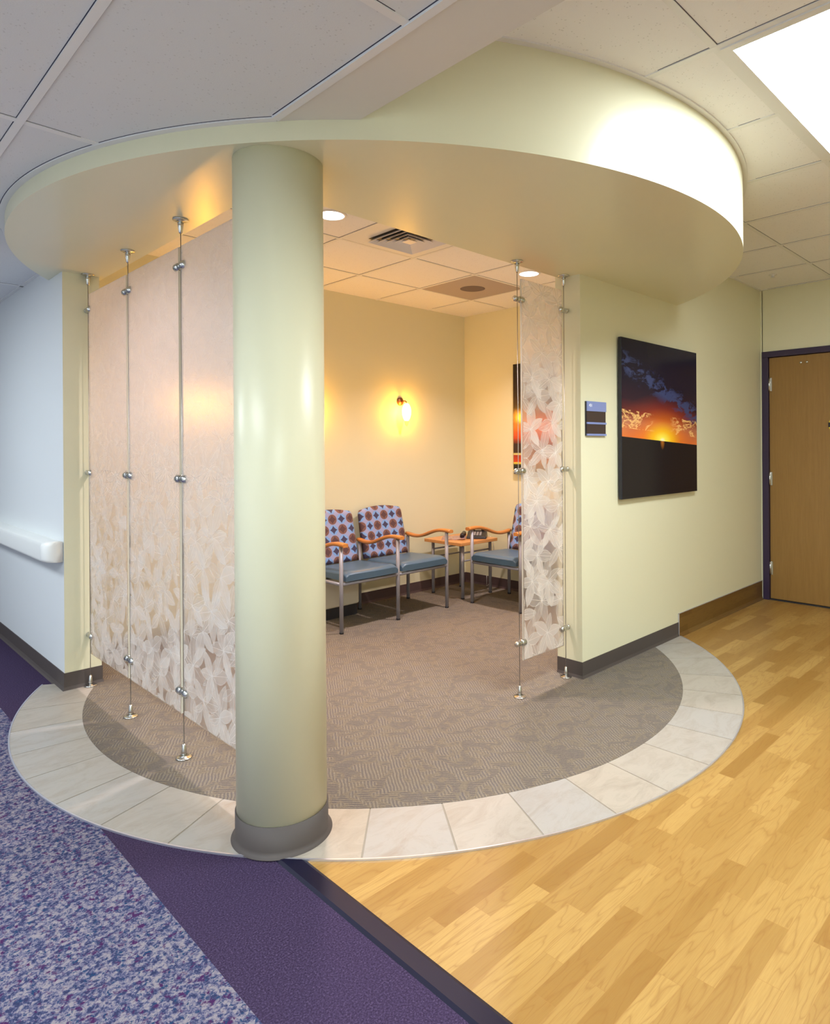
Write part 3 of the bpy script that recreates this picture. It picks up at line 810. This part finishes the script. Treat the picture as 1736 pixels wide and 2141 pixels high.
# supply diffuser
t = thing('air_diffuser', 'square louvred air diffuser with concentric vanes in the room ceiling', 'vent', (2.64, 3.0, ZR))
bm = BM(); box(bm, -.288, .288, -.288, .288, -0.003, 0.0); link('face_plate', bm, 'tbar', t)
bm = BM(); box(bm, -.175, .175, -.175, .175, -0.0045, -0.0028); link('throat', bm, 'black', t)
for k, s in enumerate((0.180, 0.140, 0.102, 0.066)):
    bm = BM(); zi, zo = -0.004, -0.026
    inn, out = s - 0.024, s
    a = [bm.verts.new((x * out, y * out, zo + 0.02 * 0)) for x, y in ((-1, -1), (1, -1), (1, 1), (-1, 1))]
    b = [bm.verts.new((x * inn, y * inn, zi)) for x, y in ((-1, -1), (1, -1), (1, 1), (-1, 1))]
    c = [bm.verts.new((x * (out - .002), y * (out - .002), zo - .001)) for x, y in ((-1, -1), (1, -1), (1, 1), (-1, 1))]
    for i in range(4):
        j = (i + 1) % 4
        bm.faces.new((a[i], a[j], b[j], b[i])); bm.faces.new((a[i], a[j], c[j], c[i])); bm.faces.new((c[i], c[j], b[j], b[i]))
    link('vane', bm, 'vent', t)
bm = BM(); box(bm, -.032, .032, -.032, .032, -0.026, -0.022); link('centre_plate', bm, 'vent', t)
# grey speaker panel
t = thing('ceiling_speaker', 'grey perforated ceiling panel with a darker round speaker spot', 'speaker', (3.835, 3.60, ZR))
bm = BM(); box(bm, -.286, .286, -.286, .286, -0.003, 0.0); link('perforated_panel', bm, 'grille', t)
bm = BM(); lathe(bm, [(0.10, -0.003), (0.095, -0.0036)], 40); link('speaker_cone', bm, 'grille_dark', t)
# small sprinkler on the hall ceiling
bm = BM(); lathe(bm, [(0.030, 0.0), (0.030, -0.004), (0.012, -0.006), (0.010, -0.022), (0.018, -0.024), (0.018, -0.027)], 24)
o = link('sprinkler_head', bm, 'tbar', loc=(5.36, 1.83, ZH)); tag(o, 'small white sprinkler head on the hall ceiling tile near the door wall', 'sprinkler')

# ------------------------------------------------------------------ wall sconces
def sconce(x, label, first=None, z=1.742):
    if first: return dup(first, (x, RY, z), 0, label)
    t = thing('wall_sconce', label, 'wall lamp', (x, RY, z), 0, 'amber sconces on the back wall')
    bm = BM(); lathe(bm, [(0.036, 0.0), (0.036, -0.010), (0.030, -0.016), (0.012, -0.018), (0.010, -0.020)], 28, 'y', (0, 0, -0.02)); link('back_plate', bm, 'bronze', t)
    bm = BM(); tube(bm, [(0, -0.015, -0.02), (0, -0.07, -0.018), (0, -0.088, -0.028), (0, -0.09, -0.048)], 0.006); link('arm', bm, 'bronze', t)
    bm = BM(); lathe(bm, [(0.012, -0.040), (0.024, -0.050), (0.036, -0.075), (0.041, -0.105), (0.039, -0.140), (0.030, -0.172), (0.018, -0.192), (0.006, -0.194)], 32, c=(0, -0.09, 0)); link('lamp_shade', bm, 'amber', t)
    bm = BM(); lathe(bm, [(0.016, -0.1945), (0.020, -0.200), (0.012, -0.232), (0.004, -0.240)], 8, c=(0, -0.09, 0)); link('crystal_tip', bm, 'amber_tip', t)
    l = bpy.data.lights.new('bulb', 'POINT'); l.energy = 14; l.color = (1.0, 0.60, 0.09); l.shadow_soft_size = 0.042
    lo = bpy.data.objects.new('bulb', l); COL.objects.link(lo); lo.parent = t; lo.location = (0, -0.092, -0.12)
    return t
s1 = sconce(3.79, 'lit amber wall sconce above the right-hand chair of the bench')
sconce(2.82, 'lit amber wall sconce hidden behind the round column', s1)
sconce(1.99, 'lit amber wall sconce seen only as a glow through the left frosted panels', s1)
for o in bpy.data.objects:
    if o.type == 'MESH' and o.name.startswith('lamp_shade'): o.visible_shadow = True

# ------------------------------------------------------------------ handrail on the corridor wall
t = thing('handrail', 'white bumper handrail along the pale corridor wall', 'handrail', (WXL, WYL, 0))
bm = BM(); L = Y1 - WYL
prof = [(-0.016, 0.702), (-0.070, 0.702), (-0.088, 0.708), (-0.095, 0.722), (-0.095, 0.792), (-0.088, 0.810), (-0.070, 0.817), (-0.030, 0.817), (-0.016, 0.812)]
A = [bm.verts.new((x, 0.07, z)) for x, z in prof]; B = [bm.verts.new((x, L, z)) for x, z in prof]
for i in range(len(prof)):
    j = (i + 1) % len(prof); bm.faces.new((A[i], A[j], B[j], B[i]))
link('rail', bm, 'white_plastic', t, bevel=0.002)
bm = BM()
secs = []
for k in range(7):
    q = k / 6; yy = 0.069 - 0.063 * sin(q * pi / 2); inset = 0.045 * (1 - cos(q * pi / 2))
    secs.append([bm.verts.new((min(-0.003, x + inset * (1 if x < -0.05 else 0.3)) if x < -0.02 else -0.003, yy, z)) for x, z in prof])
for A, B in zip(secs, secs[1:]):
    for i in range(len(prof)):
        j = (i + 1) % len(prof); bm.faces.new((A[i], A[j], B[j], B[i]))
bm.faces.new(secs[-1]); link('end_cap', bm, 'white_plastic', t, smooth=True)
bm = BM(); box(bm, -0.018, 0.0, 0.02, L, 0.73, 0.81); link('mounting_strip', bm, 'white_plastic', t)

# ------------------------------------------------------------------ pictures
def picture(loc, rz, wdt, hgt, mat, label):
    t = thing('sunset_picture', label, 'picture', loc, rz)
    bm = BM(); box(bm, 0, wdt, -0.034, -0.012, 0, hgt); link('panel', bm, 'black_gloss', t, bevel=0.002)
    bm = BM(); vs = [bm.verts.new(p) for p in ((0.003 / wdt, 0, 0.003), (1 - 0.003 / wdt, 0, 0.003), (1 - 0.003 / wdt, 0, 0.997), (0.003 / wdt, 0, 0.997))]; bm.faces.new(vs)
    o = link('print', bm, mat, t); o.scale = (wdt, 1, hgt); o.location = (0, -0.0345, 0)
    bm = BM(); box(bm, 0.05, wdt - 0.05, -0.012, 0, 0.05, hgt - 0.05); link('hanging_batten', bm, 'black', t)
picture((3.50, PY0, 0.992), 0, 1.022, 0.980, 'sunset', 'large glossy sunset picture with dark clouds on the cream wall')
picture((RX, 3.812, 1.07), -pi / 2, 1.0, 0.99, 'sunset2', 'red and black sunset picture half hidden behind the narrow frosted panel')

# ------------------------------------------------------------------ room sign
t = thing('room_sign', 'blue and dark brown room number sign left of the sunset picture', 'sign', (3.160, PY0, 1.374))
bm = BM(); box(bm, 0, 0.205, -0.008, 0, 0, 0.196); link('back_plate', bm, 'black', t)
bm = BM(); box(bm, 0.004, 0.205, -0.013, -0.008, 0.140, 0.196); hp = link('header_plate', bm, 'blue_sign', t)
for z in (0.0, 0.066):
    bm = BM(); box(bm, 0.004, 0.205, -0.014, -0.008, z, z + 0.011); link('blue_rail', bm, 'blue_sign', t)
for z in (0.011, 0.077):
    bm = BM(); box(bm, 0.004, 0.198, -0.010, -0.008, z, z + 0.056 + (0.007 if z > .05 else 0)); link('dark_insert', bm, 'dark_sign', t)
fc = bpy.data.curves.new('room_number', 'FONT'); fc.body = '401'; fc.size = 0.024; fc.extrude = 0.0006
fx = bpy.data.objects.new('font_source', fc); COL.objects.link(fx)
me = bpy.data.meshes.new_from_object(fx.evaluated_get(bpy.context.evaluated_depsgraph_get())); bpy.data.objects.remove(fx)
me.materials.clear(); me.materials.append(M['white'])
fo = bpy.data.objects.new('room_number', me); COL.objects.link(fo); fo.parent = t
fo.rotation_euler = (pi / 2, 0, 0); fo.location = (0.022, -0.0135, 0.165)

# ------------------------------------------------------------------ seating
def pillow(bm, x0, x1, y0, y1, z0, z1, r=0.02): box(bm, x0, x1, y0, y1, z0, z1)
W_, D_ = 0.52, 0.48
def leg(t, x, y, h, name):
    bm = BM(); lathe(bm, [(0.0145, 0.010), (0.0145, h)], 16); o = link(name, bm, 'legmetal', t); o.location = (x, y, 0)
    bm = BM(); lathe(bm, [(0.0155, 0.0), (0.0155, 0.012), (0.0135, 0.014)], 16); link('foot_glide', bm, 'foot', o)
def arm(t, x):
    bm = BM(); n = 18; secs = []
    for i in range(n + 1):
        q = i / n; yy = -0.055 + q * 0.545
        s = 0.5 - 0.5 * cos(pi * min(1, max(0, (q - 0.22) / 0.55)))
        z = 0.625 - 0.070 * s + 0.012 * max(0, q - 0.85) / .15 + (0.004 * sin(pi * min(1, q / 0.3)))
        th = 0.013; wd = 0.023
        secs.append([bm.verts.new((x + a * wd, yy, z + b * th)) for a, b in ((-1, -.5), (-.7, -1), (.7, -1), (1, -.5), (1, .5), (.7, 1), (-.7, 1), (-1, .5))])
    for A, B in zip(secs, secs[1:]):
        for k in range(8):
            j = (k + 1) % 8; f = bm.faces.new((A[k], A[j], B[j], B[k])); f.smooth = True
    bm.faces.new(secs[0]); bm.faces.new(secs[-1]); link('armrest', bm, 'armwood', t)
def seat(t, x0, x1, crisp=False):
    bm = BM(); nx, ny = 8, 10
    def top(u, v):
        e = min(u, 1 - u) / 0.08; e = min(1, e); f = min(1, min(v / 0.10, (1 - v) / 0.10))
        return 0.435 - 0.018 * v - 0.022 * (1 - e) ** 2 - 0.024 * (1 - f) ** 2 - 0.006 * sin(pi * u) * sin(pi * v)
    T = []; Bt = []
    us = [0, .02, .06, .15, .35, .5, .65, .85, .94, .98, 1]; vs = [0, .02, .06, .12, .3, .5, .7, .88, .95, 1]
    for v in vs:
        T.append([bm.verts.new((x0 + (x1 - x0) * u, -0.030 + 0.47 * v - 0.010 * sin(pi * u) * (1 - v), top(u, v))) for u in us])
        Bt.append([bm.verts.new((x0 + (x1 - x0) * u, -0.026 + 0.462 * v - 0.010 * sin(pi * u) * (1 - v), 0.366)) for u in us])
    for G in (T, Bt):
        for i in range(len(vs) - 1):
            for j in range(len(us) - 1): bm.faces.new((G[i][j], G[i][j + 1], G[i + 1][j + 1], G[i + 1][j])).smooth = True
    for i in range(len(vs) - 1):
        bm.faces.new((T[i][0], T[i + 1][0], Bt[i + 1][0], Bt[i][0])); bm.faces.new((T[i][-1], T[i + 1][-1], Bt[i + 1][-1], Bt[i][-1]))
    for j in range(len(us) - 1):
        bm.faces.new((T[0][j], T[0][j + 1], Bt[0][j + 1], Bt[0][j])); bm.faces.new((T[-1][j], T[-1][j + 1], Bt[-1][j + 1], Bt[-1][j]))
    link('seat', bm, 'vinyl', t)
def back(t, x0, x1):
    bm = BM(); xm = (x0 + x1) / 2; hw_ = (x1 - x0) / 2; H = 0.40; nz = 14; nx = 14
    rows = []
    rows = [0, .08, .18, .30, .42, .54, .66, .76, .84, .89, .93, .96, .98, .993, 1.0]
    def half(q):     # half width narrows and rounds at the top
        s = 1.0 - 0.03 * q
        if q > 0.88: s -= 0.13 * (1 - sqrt(max(0, 1 - ((q - 0.88) / 0.12) ** 2)))
        return hw_ * s
    F = []; B = []
    for q in rows:
        Fr = []; Br = []
        for j in range(nx + 1):
            u = -1 + 2 * j / nx; x = u * half(q)
            crown = 0.024 * (1 - u * u) * q ** 3
            ed = max(0, (abs(u) - 0.86) / 0.14); eq = max(0, (q - 0.93) / 0.07)
            rnd_ = 0.018 * max(ed, eq) ** 2
            curve = 0.016 * (1 - u * u)
            z = H * q + crown
            Fr.append(bm.verts.new((x, curve + rnd_ - 0.000, z))); Br.append(bm.verts.new((x, 0.058 - rnd_ * .6 + curve, z)))
        F.append(Fr); B.append(Br)
    for G in (F, B):
        for i in range(nz):
            for j in range(nx): bm.faces.new((G[i][j], G[i][j + 1], G[i + 1][j + 1], G[i + 1][j])).smooth = True
    for i in range(nz):
        for j in (0, nx): bm.faces.new((F[i][j], F[i + 1][j], B[i + 1][j], B[i][j])).smooth = True
    for j in range(nx):
        for i in (0, nz): bm.faces.new((F[i][j], F[i][j + 1], B[i][j + 1], B[i][j])).smooth = True
    o = link('backrest', bm, 'fabric', t); o.location = (xm, 0.425, 0.415); o.rotation_euler = (radians(-13), 0, 0)
def seating(name, n, label, cat, loc, rz, group=None):
    t = thing(name, label, cat, loc, rz, group)
    for k in range(n + 1):
        x = k * W_
        leg(t, x, 0, 0.612, 'front_leg'); leg(t, x, D_, 0.548, 'rear_leg'); arm(t, x)
        bm = BM(); tube(bm, [(x, 0.0, 0.345), (x, D_, 0.345)], 0.0125); link('side_rail', bm, 'legmetal', t)
    for k in range(n):
        seat(t, k * W_ + 0.022, (k + 1) * W_ - 0.022); back(t, k * W_ + 0.032, (k + 1) * W_ - 0.032)
        bm = BM(); tube(bm, [(k * W_, 0.0, 0.345), ((k + 1) * W_, 0.0, 0.345)], 0.0125); link('front_rail', bm, 'legmetal', t)
        bm = BM(); tube(bm, [(k * W_, D_, 0.36), ((k + 1) * W_, D_, 0.36)], 0.0125); link('rear_rail', bm, 'legmetal', t)
    return t
seating('waiting_bench', 2, 'two linked waiting seats with circle-pattern backs against the back wall', 'bench', (2.716, 3.835, 0.006), 0)
# single chair faces -X: its width runs toward -Y
seating('waiting_chair', 1, 'single waiting chair right of the side table, partly behind the narrow panel', 'chair', (4.015, 3.795, 0.006), -pi / 2)

# ------------------------------------------------------------------ side table
TX0, TX1, TY0, TY1, TZ = 3.985, 4.455, 3.895, 4.355, 0.500
t = thing('side_table', 'small square honey wood side table with grey tube legs in the corner', 'table', (TX0, TY0, 0.006))
w_, l_ = TX1 - TX0, TY1 - TY0
bm = BM(); box(bm, 0, w_, 0, l_, TZ - 0.034, TZ - 0.006); link('tabletop', bm, 'tablewood', t, bevel=0.003)
lx = (0.075, w_ - 0.04); ly = (0.055, l_ - 0.035)
for x in lx:
    for y in ly:
        bm = BM(); lathe(bm, [(0.0145, 0.01), (0.0145, TZ - 0.034)], 16); o = link('leg', bm, 'legmetal', t); o.location = (x, y, 0)
        bm = BM(); lathe(bm, [(0.0155, 0), (0.0155, 0.012), (0.013, 0.014)], 16); link('foot_glide', bm, 'foot', o)
for y in ly:
    for z in (0.325, 0.395):
        bm = BM(); tube(bm, [(lx[0], y, z), (lx[1], y, z)], 0.0075, 8); link('cross_rail', bm, 'legmetal', t)

# telephone
t = thing('telephone', 'black desk telephone with handset on the side table', 'telephone', (4.33, 4.03, TZ), radians(-52))
bm = BM(); v = [bm.verts.new(p) for p in ((-.09, -.09, 0), (.09, -.09, 0), (.09, .09, 0), (-.09, .09, 0), (-.085, -.085, .022), (.085, -.085, .022), (.085, .085, .062), (-.085, .085, .062))]
for f in ((0, 1, 2, 3), (4, 5, 6, 7), (0, 1, 5, 4), (1, 2, 6, 5), (2, 3, 7, 6), (3, 0, 4, 7)): bm.faces.new([v[i] for i in f])
link('phone_body', bm, 'black', t, bevel=0.006)
for i in range(3):
    for j in range(4):
        bm = BM(); box(bm, -.009, .009, -.006, .006, 0, 0.004); o = link('key', bm, 'keys', t); o.location = (-0.018 + i * 0.026, -0.055 + j * 0.022, 0.0305 + j * 0.0052); o.rotation_euler = (0.23, 0, 0)
bm = BM()
tube(bm, [(-.125, -.09, .020), (-.125, -.075, .032), (-.125, -.03, .040), (-.125, .03, .040), (-.125, .075, .032), (-.125, .09, .020)], [.020, .021, .013, .013, .021, .020], 12); link('handset', bm, 'black', t)
bm = BM(); tube(bm, [(-.05, .06, .060), (-.02, .07, .078), (.03, .07, .078), (.06, .06, .060)], 0.012, 10); link('cradle_hump', bm, 'black', t)
tinv = (Matrix.Translation((4.33, 4.03, TZ)) @ Matrix.Rotation(radians(-52), 4, 'Z')).inverted()
bm = BM(); tube(bm, [tinv @ Vector(p) for p in [(4.452, 3.99, TZ + 0.006), (4.470, 3.97, 0.49), (4.478, 3.96, 0.40), (4.50, 3.99, 0.25), (4.53, 4.06, 0.06), (4.56, 4.12, 0.014), (4.60, 4.16, 0.014), (4.612, 4.17, 0.10)]], 0.0022, 6)
link('cord', bm, 'white_plastic', t)
# magazine
bm = BM(); n = 10; rowsv = []
for i in range(n + 1):
    q = i / n; xx = -0.105 + 0.21 * q; z = 0.003 + 0.016 * max(0, q - 0.55) ** 1.5 * 2
    rowsv.append([bm.verts.new((xx, -0.13, z)), bm.verts.new((xx, 0.13, z)), bm.verts.new((xx, 0.13, z - 0.003)), bm.verts.new((xx, -0.13, z - 0.003))])
for A, B in zip(rowsv, rowsv[1:]):
    for k in range(4): bm.faces.new((A[k], A[(k + 1) % 4], B[(k + 1) % 4], B[k]))
bm.faces.new(rowsv[0]); bm.faces.new(rowsv[-1])
o = link('magazine', bm, 'magazine', loc=(4.175, 4.17, TZ + 0.0005), rot=(0, 0, radians(-48))); tag(o, 'open magazine with curling cover on the side table', 'magazine')
# cream bin under the bench
t = thing('storage_bin', 'cream fabric storage bin with dark base under the left bench seat', 'bin', (2.94, 4.31, 0.006))
bm = BM(); prism(bm, [(-.22, -.11), (.21, -.11), (.21, .10), (-.22, .10)], 0.085, 0.315); link('bin_body', bm, 'cream', t, bevel=0.018)
bm = BM(); box(bm, -.20, .195, -.095, .09, 0, 0.088); link('bin_base', bm, 'foot', t)
